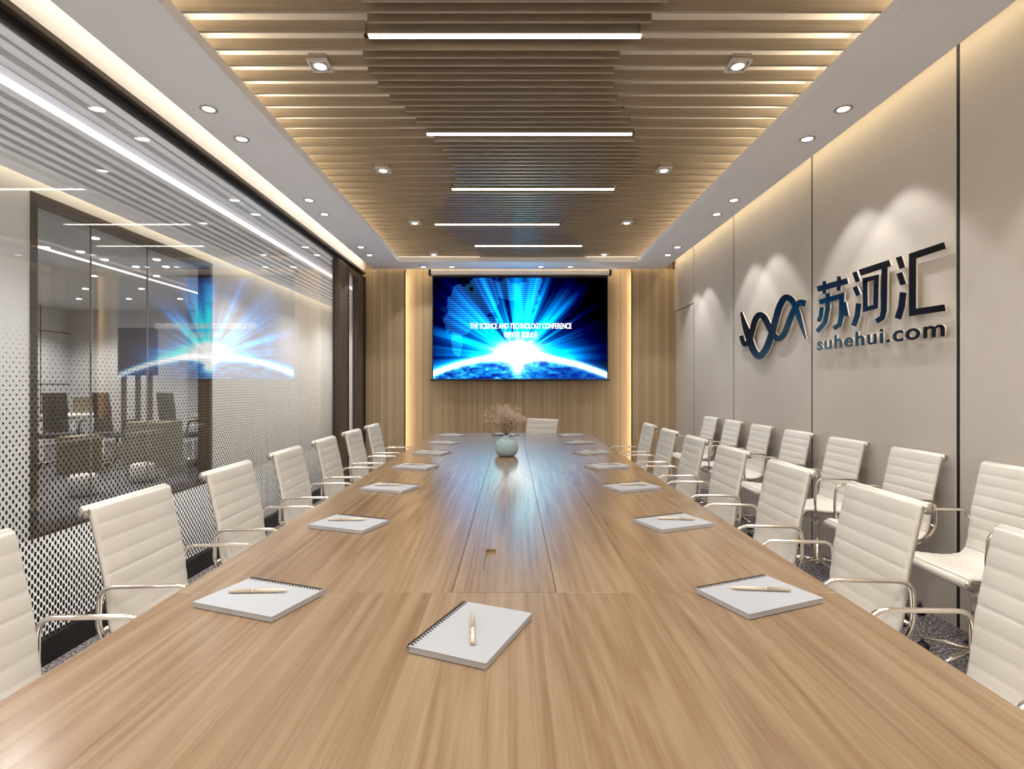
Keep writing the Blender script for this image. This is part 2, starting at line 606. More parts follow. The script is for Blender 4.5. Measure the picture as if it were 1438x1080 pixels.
for (px, py) in offl:
    Z = F * 1.575 / (540 - py)
    x, y, z = unproj(px, py, Z)
    if x > XC - .3 or y > YE - .15:
        continue
    o = MB().lathe([(.04, 0), (.04, -.006), (.0, -.006)], 16, (x, y, 2.80)).build('office_downlight', M['ledspot'])
    tag(o, 'tiny round downlight on the office ceiling beyond the corridor', 'ceiling light', 'downlights on the office ceiling')

# ------------------------------------------------------------------ slatted ceiling
LEFT = [(20, 515), (38, 516.7), (59, 510), (83, 510), (105, 517.7), (124, 532), (143, 550), (158, 571), (173, 586), (188, 600), (202, 613), (213, 624), (227, 633), (238, 639), (248, 640), (257, 639), (265, 634), (277, 627), (287, 622), (297, 613), (305, 605), (315, 610), (327, 623), (337, 647), (347, 667), (355, 672)]
RIGHT = [(20, 929.6), (43, 900), (70, 876), (95, 863), (115, 861), (133, 863), (151, 868), (166, 879), (181, 887), (193, 890), (207, 895.6), (218, 898), (230, 896.6), (238, 894), (248, 886.6), (257, 877), (265, 862), (275, 845.5), (287, 827), (293, 802), (315, 785.6), (333, 807), (345, 817), (355, 826)]


def edge(tab):
    zz, xx = [], []
    for py, px in tab:
        Z = F * (ZSL - CAMZ) / (540.0 - py)
        zz.append(Z)
        xx.append((px - 719) * Z / F)
    return lambda q: float(np.interp(q, zz, xx))


eL, eR = edge(LEFT), edge(RIGHT)
BP = .0665                      # blade pitch
Y0 = 2.4446
TH = .0145
SX0, SX1 = -1.53, 1.70
HT = .052
led_pairs = [1, 16, 31, 46, 59]
led_px = [(518, 900), (600, 887), (635, 862), (611, 785), (667, 817)]
replaced = set(i for p in led_pairs for i in (p, p + 1))
SGRP = 'beige slats across the ceiling recess'
BGRP = 'thin blades filling the wavy middle of the slatted ceiling'
for i in range(-20, 70):
    yc = Y0 + BP * i
    if yc > SYB0 + .06:
        break
    a, b = eL(yc), eR(yc)
    if i < -2:
        a = -.68 - .02 * math.sin(i)
        b = .74
    if i % 2:                                   # full-width slat
        if i in replaced:                           # cut where a bar light takes its place
            for (x0, x1, w_) in ((SX0, a - .005, 'glass'), (b + .005, SX1, 'lettered wall')):
                mb = MB().box(x0, x1, yc - TH / 2, yc + TH / 2, ZSL, ZSL + HT)
                tag(mb.build('ceiling_slat', M['slat']), 'shorter beige slat ending at a bar light, %s side of the ceiling recess' % w_, 'ceiling slat', SGRP + ', cut short on the %s side' % w_)
        else:
            mb = MB().box(SX0, SX1, yc - TH / 2, yc + TH / 2, ZSL, ZSL + HT)
            tag(mb.build('ceiling_slat', M['slat']), 'long beige slat crossing the ceiling recess from soffit to soffit', 'ceiling slat', SGRP)
    elif i not in replaced:
        mb = MB().box(a, b, yc - TH / 2, yc + TH / 2, ZSL, ZSL + HT)
        tag(mb.build('ceiling_blade', M['slat']), 'short slat between long slats in the wavy middle of the ceiling', 'ceiling slat', BGRP)
wp = MB()  # unseen dark sheet, added to keep cove light off the middle blades
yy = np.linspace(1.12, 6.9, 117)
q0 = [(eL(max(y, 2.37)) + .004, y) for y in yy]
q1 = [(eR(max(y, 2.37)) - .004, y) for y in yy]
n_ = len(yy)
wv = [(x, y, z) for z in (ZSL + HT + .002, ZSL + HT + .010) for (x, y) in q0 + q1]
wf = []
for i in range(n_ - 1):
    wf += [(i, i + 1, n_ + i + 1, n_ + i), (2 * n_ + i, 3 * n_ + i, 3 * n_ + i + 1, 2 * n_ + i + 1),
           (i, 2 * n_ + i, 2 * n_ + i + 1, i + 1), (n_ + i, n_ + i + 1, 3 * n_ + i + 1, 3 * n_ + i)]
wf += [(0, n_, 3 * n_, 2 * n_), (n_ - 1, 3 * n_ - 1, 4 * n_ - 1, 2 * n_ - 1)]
wp.add(wv, wf).build('wave_light_block', mat('light_block_dark', srgb(70, 60, 52), .7), ceiling)
ordinal = ['first', 'second', 'third', 'fourth', 'fifth', 'sixth', 'seventh']
for k, (p, (x0, x1)) in enumerate(zip(led_pairs, led_px)):
    yc = Y0 + BP * (p + .5)
    xa, xb = (x0 - 719) * yc / F, (x1 - 719) * yc / F
    t = empty('bar_light', (0, yc, ZSL))
    tag(t, 'warm glowing bar light in the slatted ceiling, %s from the screen' % ordinal[4 - k], 'ceiling light', 'bar lights in the slatted ceiling')
    MB().box(xa - .004, xb + .004, -.022, .022, .003, .05).build('housing', M['slat'], t)
    MB().box(xa, xb, -.0125, .0125, -.001, .003).build('diffuser', M['ledwarm'], t)


# ------------------------------------------------------------------ downlights
def round_light(x, y, z, label):
    t = empty('downlight', (x, y, z))
    tag(t, label, 'ceiling light', 'round downlights in the soffit')
    MB().lathe([(.046, 0), (.048, -.003), (.044, -.006), (.034, -.005), (.031, .0), (.031, .004)], 28).build('trim_ring', M['steel'], t)
    MB().disc((0, 0, -.002), .031, 24, True).build('lens', M['ledspot'], t)


lightspots = []
YS = [3.083, 3.459, 4.607, 4.99, 6.18, 6.556]
for k, y in enumerate(YS):
    n = ordinal[5 - k]
    round_light(-1.728, y, ZS, 'round recessed downlight in the soffit above the glass partition, %s from the reeded wall' % n)
    round_light(1.888, y, ZS, 'round recessed downlight in the soffit above the lettered wall, %s from the reeded wall' % n)
    lightspots += [(-1.728, y), (1.888, y)]
for k, x in enumerate((-1.18, -.80, .385, .78)):
    round_light(x, 7.22, ZS, 'round recessed downlight in the soffit over the screen, %s from the glass partition' % ordinal[k])
    lightspots.append((x, 7.22))
sqspots = []
for sx, side in ((-.98, 'glass partition'), (1.155, 'lettered wall')):
    for k, y in enumerate((2.765, 4.115, 5.455, 6.78)):
        t = empty('square_spotlight', (sx, y, ZSL))
        tag(t, 'square grille spotlight in the slats toward the %s, %s from the screen' % (side, ordinal[3 - k]), 'ceiling light', 'square spotlights in the slatted ceiling')
        b = MB()
        for (x0, x1, y0, y1) in ((-.052, .052, -.052, -.044), (-.052, .052, .044, .052), (-.052, -.044, -.044, .044), (.044, .052, -.044, .044)):
            b.box(x0, x1, y0, y1, -.012, .002)
        b.build('trim_frame', M['white'], t)
        MB().box(-.044, .044, -.044, .044, -.004, .0).build('back_plate', M['steel'], t)
        MB().box(-.047, .047, -.047, .047, .002, .03).build('housing', M['steel'], t)
        MB().lathe([(.040, -.004), (.040, -.012), (.030, -.013), (.027, -.007)], 20).build('lamp_ring', M['white'], t)
        MB().disc((0, 0, -.0115), .028, 20, True).build('lens', M['ledspot'], t)
        sqspots.append((sx, y))

# ------------------------------------------------------------------ projection screen
SW0, SW1, SZ0, SZ1 = -1.082, 1.306, 1.298, 2.688
YSCR = 7.44


def screen_mesh():
    nx, ny = 420, 236
    u = np.linspace(0, 1, nx + 1)
    v = np.linspace(0, 1, ny + 1)
    U, V = np.meshgrid(u, v)
    asp = 1.72
    cx, cy = .485, .215
    dx, dy = (U - cx) * asp, V - cy
    rad = np.hypot(dx, dy) + 1e-6
    ang = np.arctan2(dy, dx)
    rng = np.random.default_rng(4)

    def ray(nk, seed, smooth):
        r = np.random.default_rng(seed).random(nk)
        t = (ang + PI) / (2 * PI) * nk
        i0 = np.floor(t).astype(int)
        f = t - i0
        f = f * f * (3 - 2 * f)
        return r[i0 % nk] * (1 - f) + r[(i0 + 1) % nk] * f
    rays = .5 * ray(46, 1, 0) + .32 * ray(110, 2, 0) + .18 * ray(260, 3, 0)
    rays = np.clip((rays - .22) * 1.7, 0, 1.1)
    fall = np.exp(-rad * 1.9)
    # brighter fan up and to both sides, darker to the far right
    side = 1.0 - .55 * np.clip((U - .62) / .35, 0, 1) - .45 * np.clip((.16 - U) / .2, 0, 1) * np.clip((V - .3) * 3, 0, 1)
    side -= .45 * np.clip((V - .75) * 3, 0, 1) * np.clip((U - .6) * 4, 0, 1)
    glow = fall * (.42 + 1.15 * rays) * np.clip(side, 0, 1)
    r = np.clip(glow * 1.15 - .75, 0, 1) * .6
    g = np.clip(glow * 1.8 - .26, 0, .9)
    b = np.clip(glow * 2.3 - .14, 0, .98)
    # dotted continents, an abstract spread of land
    def vnoise(gx, gy, seed):
        gr = np.random.default_rng(seed).random((int(gy) + 3, int(gx) + 3))
        x, y = U * gx, V * gy
        i, j = np.floor(x).astype(int), np.floor(y).astype(int)
        fx, fy = x - i, y - j
        fx, fy = fx * fx * (3 - 2 * fx), fy * fy * (3 - 2 * fy)
        return (gr[j, i] * (1 - fx) + gr[j, i + 1] * fx) * (1 - fy) + (gr[j + 1, i] * (1 - fx) + gr[j + 1, i + 1] * fx) * fy
    rough_ = .6 * vnoise(14, 9, 21) + .4 * vnoise(40, 24, 22)
    land = np.full_like(U, -9.0)
    for (ex, ey, ew, eh) in ((.2, .78, .12, .17), (.31, .9, .14, .1), (.13, .6, .08, .18), (.22, .62, .14, .12), (.14, .36, .035, .16), (.16, .5, .065, .09), (.47, .86, .1, .08), (.55, .84, .07, .16), (.52, .62, .05, .12), (.59, .94, .045, .1), (.30, .72, .07, .14)):
        land = np.maximum(land, 1 - ((U - ex) / ew) ** 2 - ((V - ey) / eh) ** 2)
    land = np.clip((land + (rough_ - .5) * 1.6) * 6, 0, 1)
    dots = (.5 + .5 * np.sin(V * PI * 2 * 50)) * (.85 + .15 * np.sin(U * PI * 2 * 90))
    ld = land * dots
    b = np.clip(b + ld * .36 + land * .05, 0, 1)
    g = np.clip(g + ld * .30 + land * .03, 0, 1)
    r = np.clip(r + ld * .10, 0, 1)
    # the bright limb of the globe
    xr = (U - .487)
    arc = .225 - .72 * xr ** 2
    d = V - arc
    halo = np.exp(-np.abs(d) / .018) * np.where(d > 0, 1, .9)
    core = np.exp(-(d / .026) ** 2)
    wide = np.exp(-np.clip(d, 0, 9) / .06) * (d > 0)
    inside = d < 0
    ocean = np.clip((.5 * vnoise(22, 30, 31) + .32 * vnoise(55, 70, 32) + .18 * vnoise(120, 130, 33) - .28) * 2.1, 0, 1)
    shade = np.clip(1.0 - .75 * np.clip((U - .55) * 2.4, 0, 1), .2, 1) * np.exp(d * 1.5)
    r = np.where(inside, .02 + .25 * ocean ** 3 * shade, r)
    g = np.where(inside, .10 + .62 * ocean * shade, g)
    b = np.where(inside, .42 + .5 * ocean * shade, b)
    r = np.clip(r + core * 1.0 + halo * .5 + wide * .02, 0, 1)
    g = np.clip(g + core * 1.0 + halo * .8 + wide * .35, 0, 1)
    b = np.clip(b + core * 1.0 + halo * .9 + wide * .5, 0, 1)
    sun = np.exp(-((dx / .205) ** 2 + ((V - .262) / .10) ** 2) ** 1.15) * 1.7
    tail = np.exp(-(dx / .05) ** 2) * np.exp(-((V - .13) / .08) ** 2) * .9
    s = np.clip(sun + tail, 0, 1.2)
    r, g, b = (np.clip(c + s, 0, 1) for c in (r, g, b))
    lin = lambda c: np.where(c <= .04045, c / 12.92, ((c + .055) / 1.055) ** 2.4)
    # a bright display: the sun and the limb are far above paper white
    hdr = 1.25 + .25 * np.clip(s, 0, 1) + .7 * core + 1.0 * np.clip(glow - .2, 0, 1)
    rgba = np.stack([lin(r) * hdr, lin(g) * hdr, lin(b) * hdr, np.ones_like(r)], -1).reshape(-1, 4)
    X = SW0 + U * (SW1 - SW0)
    Zv = SZ0 + V * (SZ1 - SZ0)
    co = np.stack([X, np.full_like(X, YSCR - .0025), Zv], -1).reshape(-1, 3)
    idx = np.arange((nx + 1) * (ny + 1)).reshape(ny + 1, nx + 1)
    fs = np.stack([idx[:-1, :-1], idx[:-1, 1:], idx[1:, 1:], idx[1:, :-1]], -1).reshape(-1, 4)
    me = bpy.data.meshes.new('picture')
    me.from_pydata(co.tolist(), [], fs.tolist())
    at = me.color_attributes.new('Col', 'FLOAT_COLOR', 'POINT')
    at.data.foreach_set('color', rgba.astype(np.float32).ravel())
    return me


def screen_mat():
    m = emissive('screen_picture', (1, 1, 1, 1), SCREEN_S)
    e = [n for n in m.node_tree.nodes if n.type == 'EMISSION'][0]
    a = N(m, 'ShaderNodeVertexColor', layer_name='Col')
    L(m, a.outputs['Color'], e.inputs['Color'])
    return m


SCREEN_S = 1.75
scr = empty('projection_screen', (0, 0, 0))
tag(scr, 'wide projection screen showing a blue globe sunrise on the reeded wall', 'screen')
M['canvas'] = mat('black_canvas', srgb(10, 10, 12), .6)
MB().box(-1.096, 1.320, YSCR - .001, YSCR + .004, 1.285, 2.722).build('canvas', M['canvas'], scr)
pm = screen_mesh()
pm.materials.append(screen_mat())
pic = bpy.data.objects.new('picture', pm)
COL.objects.link(pic)
pic.parent = scr
MB().tube([(-1.12, YSCR - .004, 1.282), (1.342, YSCR - .004, 1.282)], .016, 10).build('bottom_bar', M['black'], scr)
MB().box(-1.11, 1.332, YSCR - .035, YSCR + .045, 2.726, 2.792).build('roller_case', M['white'], scr, .008)
MB().box(-1.145, -1.11, YSCR - .038, YSCR + .048, 2.715, 2.80).build('end_cap', M['plastic'], scr, .01)
MB().box(1.332, 1.367, YSCR - .038, YSCR + .048, 2.715, 2.80).build('end_cap', M['plastic'], scr, .01)


def text_mesh(name, body, size, extrude, offset, material, parent, matrix, width=None, spacing=1.0):
    cu = bpy.data.curves.new(name, 'FONT')
    cu.body = body
    cu.size = size
    cu.extrude = extrude
    cu.offset = offset
    cu.space_character = spacing
    tmp = bpy.data.objects.new('tmp', cu)
    COL.objects.link(tmp)
    dg = bpy.context.evaluated_depsgraph_get()
    me = bpy.data.meshes.new_from_object(tmp.evaluated_get(dg))
    bpy.data.objects.remove(tmp)
    me.name = name
    if width and len(me.vertices):
        xs_ = [v.co.x for v in me.vertices]
        k = width / (max(xs_) - min(xs_))
        x0 = min(xs_)
        for v in me.vertices:
            v.co.x = (v.co.x - x0) * k
    me.transform(matrix)
    me.materials.clear()
    me.materials.append(material)
    o = bpy.data.objects.new(name, me)
    COL.objects.link(o)
    if parent is not None:
        o.parent = parent
    return o


M['caption'] = emissive('caption_white', (1, 1, 1, 1), 2.0)
up = Matrix.Rotation(PI / 2, 4, 'X')
text_mesh('caption', 'THE SCIENCE AND TECHNOLOGY CONFERENCE', .105, .0005, .0014, M['caption'], scr,
          Matrix.Translation((-.578, YSCR - .0045, 1.989)) @ up, 1.394)
text_mesh('caption', '\u521b\u65b0\u79d1\u6280 \u5c55\u671b\u672a\u6765', .092, .0005, .0004, M['caption'], scr,
          Matrix.Translation((-.118, YSCR - .0045, 1.868)) @ up, .472)

# ------------------------------------------------------------------ lettering on the greige wall
M['letter'] = mat('dark_blue_metal', srgb(38, 36, 42), .22, .85)
M['edge'] = mat('white_return', srgb(250, 240, 222), .4)
XLET = XR - .034


def wall_pt(zx, zy, ox=1020.0, oy=320.0, s=4.2294, x=XLET):
    px, py = ox + zx / s, oy + zy / s
    Z = F * x / (px - 719.0)
    return Z, CAMZ - (py - 540.0) * Z / F


def stroke_outline(pts, w, smooth=False):
    pts = [Vector((p[0], p[1])) for p in pts]
    if smooth:
        out = []
        n = len(pts)
        for i in range(n - 1):
            p0, p1, p2, p3 = pts[max(i - 1, 0)], pts[i], pts[i + 1], pts[min(i + 2, n - 1)]
            for k in range(7):
                t = k / 7
                out.append(.5 * ((2 * p1) + (p2 - p0) * t + (2 * p0 - 5 * p1 + 4 * p2 - p3) * t * t + (3 * p1 - p0 - 3 * p2 + p3) * t ** 3))
        out.append(pts[-1])
        pts = out
    n = len(pts)
    ws = w if isinstance(w, (list, tuple)) else [w, w]
    A, B = [], []
    for i, p in enumerate(pts):
        d0 = (p - pts[i - 1]).normalized() if i else None
        d1 = (pts[i + 1] - p).normalized() if i < n - 1 else None
        d = d0 or d1
        if d0 and d1:
            d = (d0 + d1).normalized()
        nn = Vector((-d.y, d.x))
        k = 1.0
        if d0 and d1:
            k = 1 / max(.5, nn.dot(Vector((-d1.y, d1.x))))
        t = i / (n - 1) * (len(ws) - 1)
        j = min(int(t), len(ws) - 2)
        ww = ws[j] * (1 - (t - j)) + ws[j + 1] * (t - j)
        A.append(p + nn * ww / 2 * k)
        B.append(p - nn * ww / 2 * k)
    return A, B


def add_stroke(face, side, pts, w, smooth=False, d=.012, lift=0.0):
    A, B = stroke_outline(pts, w, smooth)
    n = len(A)
    fa = [wall_pt(p.x, p.y) for p in A]
    fb = [wall_pt(p.x, p.y) for p in B]
    # the dark face (thin plate)
    for (mb, x0, x1) in ((face, XLET - lift, XLET + .003 - lift), (side, XLET + .003 - lift, XLET + d - lift)):
        vs = [(x0, y, z) for y, z in fa] + [(x0, y, z) for y, z in fb] + [(x1, y, z) for y, z in fa] + [(x1, y, z) for y, z in fb]
        fs = []
        for i in range(n - 1):
            fs += [(i, i + 1, n + i + 1, n + i), (2 * n + i, 3 * n + i, 3 * n + i + 1, 2 * n + i + 1),
                   (i, 2 * n + i, 2 * n + i + 1, i + 1), (n + i, n + i + 1, 3 * n + i + 1, 3 * n + i)]
        fs += [(0, n, 3 * n, 2 * n), (n - 1, 3 * n - 1, 4 * n - 1, 2 * n - 1)]
        mb.add(vs, fs)


def sign(name, label, strokes):
    face, side = MB(), MB()
    for k, s in enumerate(strokes):               # overlapping strokes lie a hair above one another
        add_stroke(face, side, *s, lift=.0006 * k)
    t = tag(empty(name, (0, 0, 0)), label, 'wall lettering', 'metal signage on the greige wall')
    face.build('face', M['letter'], t)
    side.build('return_edge', M['edge'], t)['label'] = 'bright cream edge of the letter'
    return t


sign('wall_emblem', 'dark blue metal emblem of two crossing waves on the greige wall',
     [([(88, 500), (103, 560), (130, 640), (160, 725), (195, 762), (232, 725), (262, 650), (285, 570), (310, 480), (338, 425), (362, 414), (392, 435), (420, 500), (448, 590), (470, 660)], [10, 40, 40, 40, 38, 38, 36, 30, 6], True),
      ([(88, 640), (105, 690), (132, 675), (150, 620), (172, 545), (196, 518), (222, 530), (252, 585), (282, 640), (315, 656), (345, 625), (375, 550), (405, 480), (436, 446), (470, 450)], [24, 30, 34, 36, 36, 34, 34, 40], True)])
sign('wall_character', 'dark metal character with grass top strokes, beside the wave emblem',
     [([(540, 364), (719, 315)], 34), ([(582, 316), (581, 392)], 20), ([(669, 288), (667, 374)], 22),
      ([(554, 441), (686, 404), (684, 520), (672, 575), (638, 598)], [30, 30, 26, 26]),
      ([(604, 388), (603, 480), (588, 560), (540, 616)], 25), ([(568, 470), (563, 520), (549, 556)], 22), ([(700, 442), (716, 524)], 24)])
sign('wall_character', 'dark metal character enclosing a small square, middle of the three large characters',
     [([(760, 262), (780, 320)], 27), ([(762, 350), (784, 402)], 27), ([(786, 448), (777, 520), (756, 582)], 30),
      ([(794, 267), (972, 208)], 38), ([(941, 212), (937, 490), (925, 535), (892, 556)], [34, 34, 30, 30]),
      ([(812, 313), (893, 294), (888, 468), (827, 484), (825, 316)], 27)])
sign('wall_character', 'dark metal character with open box shape, farthest of three from the wave emblem',
     [([(1022, 172), (1044, 240)], 34), ([(1026, 268), (1050, 338)], 34), ([(1050, 382), (1040, 470), (1018, 540)], 38),
      ([(1298, 104), (1106, 168), (1106, 503), (1298, 474)], 40)])
# latin line under the characters
tw = tag(empty('wall_lettering', (0, 0, 0)), 'small dark lowercase web address lettering below the three large characters', 'wall lettering', 'metal signage on the greige wall')
rm = Matrix(((0, 0, -1, 0), (-1, 0, 0, 0), (0, 1, 0, 0), (0, 0, 0, 1)))
for nm, x, ex, mt in (('face', XLET + .001, .0015, M['letter']), ('return_edge', XLET + .0075, .0045, M['edge'])):
    text_mesh(nm, 'suhehui.com', .128, ex, .0022, mt, tw, Matrix.Translation((x, 3.905, 1.468)) @ rm, 1.15, 1.12)

# ------------------------------------------------------------------ conference table
TX0, TX1, TY0, TY1, TZ = -.759, .736, .60, 5.25, .75
table = empty('conference_table', (0, 2.9, 0))
tag(table, 'very long pale oak conference table in the middle of the room', 'table')


def tbl(mb, name, m=None, bev=.0004):
    o = mb.build(name, m or M['table'], table, bev, 1)
    o.location = (0, -2.9, 0)
    return o


g = .0008
S0, S1 = 1.223, 4.63
CX0, CX1 = -.136, .100
tbl(MB().box(TX0, TX1, TY0, S0 - g, TZ - .04, TZ), 'tabletop')
tbl(MB().box(TX0, TX1, S1 + g, TY1, TZ - .04, TZ), 'tabletop')
tbl(MB().box(TX0, CX0 - g, S0 + g, S1 - g, TZ - .04, TZ), 'tabletop')
tbl(MB().box(CX1 + g, TX1, S0 + g, S1 - g, TZ - .04, TZ), 'tabletop')
# centre strip of cable covers with a finger slot
hx0, hx1, hy0, hy1 = -.074, -.046, 1.372, 1.545
mb = MB()
mb.box(CX0 + g, hx0, S0 + g, S1 - g, TZ - .04, TZ)
mb.box(hx1, CX1 - g, S0 + g, S1 - g, TZ - .04, TZ)
mb.box(hx0, hx1, S0 + g, hy0, TZ - .04, TZ)
mb.box(hx0, hx1, hy1, S1 - g, TZ - .04, TZ)
mb.box(hx0, hx1, hy0, hy1, TZ - .04, TZ - .009)
tbl(mb, 'cable_cover', None, 0)
M['table_dark'] = mat('dark_table_core', srgb(26, 19, 14), .9)
tbl(MB().box(TX0 + .02, TX1 - .02, TY0 + .02, TY1 - .02, TZ - .05, TZ - .0405), 'core_board', M['table_dark'], 0)
for y in (1.35, 2.9, 4.3):
    tbl(MB().box(-.34, .32, y - .06, y + .06, 0, TZ - .05), 'pedestal')
    tbl(MB().box(-.40, .38, y - .10, y + .10, 0, .03), 'pedestal_foot')

# ------------------------------------------------------------------ chairs
CW = .365
PROF = [(-.190, .858), (-.178, .810), (-.166, .755), (-.154, .70), (-.144, .65), (-.1365, .60), (-.131, .555), (-.126, .515), (-.118, .48), (-.102, .452), (-.075, .436), (-.03, .430), (.02, .431), (.07, .436), (.12, .442), (.165, .446), (.185, .444)]


def resample(p, n):
    p = [Vector(q) for q in p]
    # catmull-rom then equal lengths
    d = []
    for i in range(len(p) - 1):
        p0, p1, p2, p3 = p[max(i - 1, 0)], p[i], p[i + 1], p[min(i + 2, len(p) - 1)]
        for k in range(8):
            t = k / 8
            d.append(.5 * ((2 * p1) + (p2 - p0) * t + (2 * p0 - 5 * p1 + 4 * p2 - p3) * t * t + (3 * p1 - p0 - 3 * p2 + p3) * t ** 3))
    d.append(p[-1])
    s = [0]
    for a, b in zip(d[:-1], d[1:]):
        s.append(s[-1] + (b - a).length)
    out = []
    for k in range(n + 1):
        q = s[-1] * k / n
        j = max(i for i in range(len(s)) if s[i] <= q + 1e-9)
        j = min(j, len(d) - 2)
        t = (q - s[j]) / max(1e-9, s[j + 1] - s[j])
        out.append(d[j].lerp(d[j + 1], t))
    return out, s[-1]


SPTS, SLEN = resample(PROF, 168)


def sling(i0, i1, n_rib):
    """padded ribbed sheet along part of the profile"""
    mb = MB()
    cols = [-1, -.985, -.95, -.5, 0, .5, .95, .985, 1]
    pts = SPTS[i0:i1 + 1]
    n = len(pts)
    front, back = [], []
    for i, p in enumerate(pts):
        a, b = pts[max(i - 1, 0)], pts[min(i + 1, n - 1)]
        t = (b - a).normalized()
        nn = Vector((-t.y, t.x))               # towards the sitter
        ph = (i / (n - 1) * n_rib) % 1.0 if i < n - 1 else 1.0
        bulge = .0038 * (abs(math.sin(PI * ph)) ** .3) + .0062
        for c in cols:
            e = {1: .15, .985: .7, .95: 1.0}.get(abs(c), 1.0)
            front.append((c * CW / 2, p.x + nn.x * bulge * e, p.y + nn.y * bulge * e))
            back.append((c * CW / 2, p.x - nn.x * bulge * e * .8, p.y - nn.y * bulge * e * .8))
    m_ = len(cols)
    fs = []
    for i in range(n - 1):
        for k in range(m_ - 1):
            a = i * m_ + k
            fs.append((a, a + 1, a + m_ + 1, a + m_))
            a += n * m_
            fs.append((a, a + m_, a + m_ + 1, a + 1))
        for k in (0, m_ - 1):
            a = i * m_ + k
            fs.append((a, a + m_, a + m_ + n * m_, a + n * m_))
    for i in (0, n - 1):
        for k in range(m_ - 1):
            a = i * m_ + k
            fs.append((a, a + n * m_, a + 1 + n * m_, a + 1))
    mb.add(front + back, fs, True)
    return mb


def make_chair():
    root = empty('office_chair')
    isplit = int(168 * .475 / SLEN * 1.0)
    isplit = min(range(169), key=lambda i: (SPTS[i] - Vector((-.112, .467))).length)
    nb = sling(0, isplit, 8)
    nb.tube([(-CW / 2, -.205, .848), (CW / 2, -.205, .848)], .0185, 16)
    back = nb.build('backrest', M['leather'], root)
    ns = sling(isplit, 168, 7)
    ns.tube([(-CW / 2, .183, .4275), (CW / 2, .183, .4275)], .0185, 16)
    ns.build('seat', M['leather'], root)
    for s in (-1, 1):
        for (y, z) in ((-.205, .848), (.183, .4275)):
            MB().tube([(s * CW / 2, y, z), (s * (CW / 2 + .004), y, z)], .0165, 14).build('roll_cap', M['chrome'], root)
    for s in (-1, 1):
        x = s * (CW / 2 - .016)
        path = []
        for i in range(2, 167, 4):
            p = SPTS[i]
            a, b = SPTS[max(i - 1, 0)], SPTS[min(i + 1, 168)]
            t = (b - a).normalized()
            path.append((x, p.x + t.y * .013, p.y - t.x * .013))
        MB().tube(path, .0075, 8, True, .7).build('side_rail', M['chrome'], root)
        xa = s * .2
        arm = fillet([(xa * .95, .118, .43), (xa, .128, .50), (xa, .118, .642), (xa, -.146, .637), (xa, -.150, .50), (xa * .95, -.10, .432)], .045, 6)
        MB().tube(arm, .0088, 8, True, .8).build('armrest', M['chrome'], root)
    # cross bars and the bracket under the seat
    st = MB()
    st.tube([(-.19, -.145, .505), (.19, -.145, .505)], .007, 8)
    st.build('stretcher', M['chrome'], root)
    br = MB()
    for y in (-.085, .115):
        br.tube(fillet([(-.185, y, .42), (-.10, y * .75, .365), (0, y * .3, .345), (.10, y * .75, .365), (.185, y, .42)], .08), .0075, 8, True, .8)
    br.build('seat_bracket', M['chrome'], root)
    po = MB()
    po.lathe([(.0, .36), (.02, .36), (.02, .31), (.014, .305), (.014, .20), (.021, .195), (.023, .08), (.03, .07), (.03, .055), (0, .055)], 16)
    po.build('gas_lift', M['chrome'], root)
    for k in range(5):
        a = R(90 + 72 * k + 20)
        d = Vector((math.cos(a), math.sin(a), 0))
        lg = MB().tube([d * .02 + Vector((0, 0, .082)), d * .10 + Vector((0, 0, .078)), d * .192 + Vector((0, 0, .066))], [.015, .013, .009], 8, True, .8)
        lo = lg.build('leg', M['chrome'], root)
        w = MB()
        q = d * .185
        sd = Vector((-d.y, d.x, 0))
        for s in (-1, 1):
            c = q + Vector((0, 0, .024)) + sd * .010 * s
            w.tube([c - sd * .006, c + sd * .006], .024, 12)
        w.tube([q + Vector((0, 0, .03)), q + Vector((0, 0, .068))], .006, 6)
        w.build('caster', M['plastic'], lo)
    return root


proto = make_chair()
CG = 'white conference chairs'
used = [False]


def place_chair(x, y, rz, label, group):
    o = proto if not used[0] else copy_tree(proto)
    used[0] = True
    o.location = (x, y, 0)
    o.rotation_euler = (0, 0, rz)
    return tag(o, label, 'chair', group)


rr = random.Random(3)
for k in range(7):
    place_chair(-1.04, 1.15 + .607 * k, -PI / 2 + R(rr.uniform(-1, 1)),
                'white ribbed swivel chair on the glass side of the table, %s from the screen' % ordinal[6 - k], 'chairs on the glass side of the table')
for k in range(7):
    place_chair(1.04, 1.19 + .612 * k, PI / 2 + R(rr.uniform(-1, 1)),
                'white ribbed swivel chair on the lettered-wall side of the table, %s from the screen' % ordinal[6 - k], 'chairs on the lettered wall side of the table')
for k in range(7):
    place_chair(1.985, 2.32 + .6 * k, PI / 2 + R(rr.uniform(-1, 1)),
                'white ribbed swivel chair lined against the greige wall, %s from the reeded wall' % ordinal[6 - k], 'chairs along the greige wall')
place_chair(.21, 5.42, PI + R(-33), 'single white ribbed chair at the head of the table below the screen', 'chair at the head of the table')

# ------------------------------------------------------------------ notepads and pens
M['pad'] = mat('grey_paper_cover', srgb(176, 179, 184), .6)
M['page'] = mat('paper_edge', srgb(186, 185, 188), .7)
M['wire'] = mat('dark_wire', srgb(60, 52, 46), .4, .5)
PW, PL, PH = .150, .212, .011


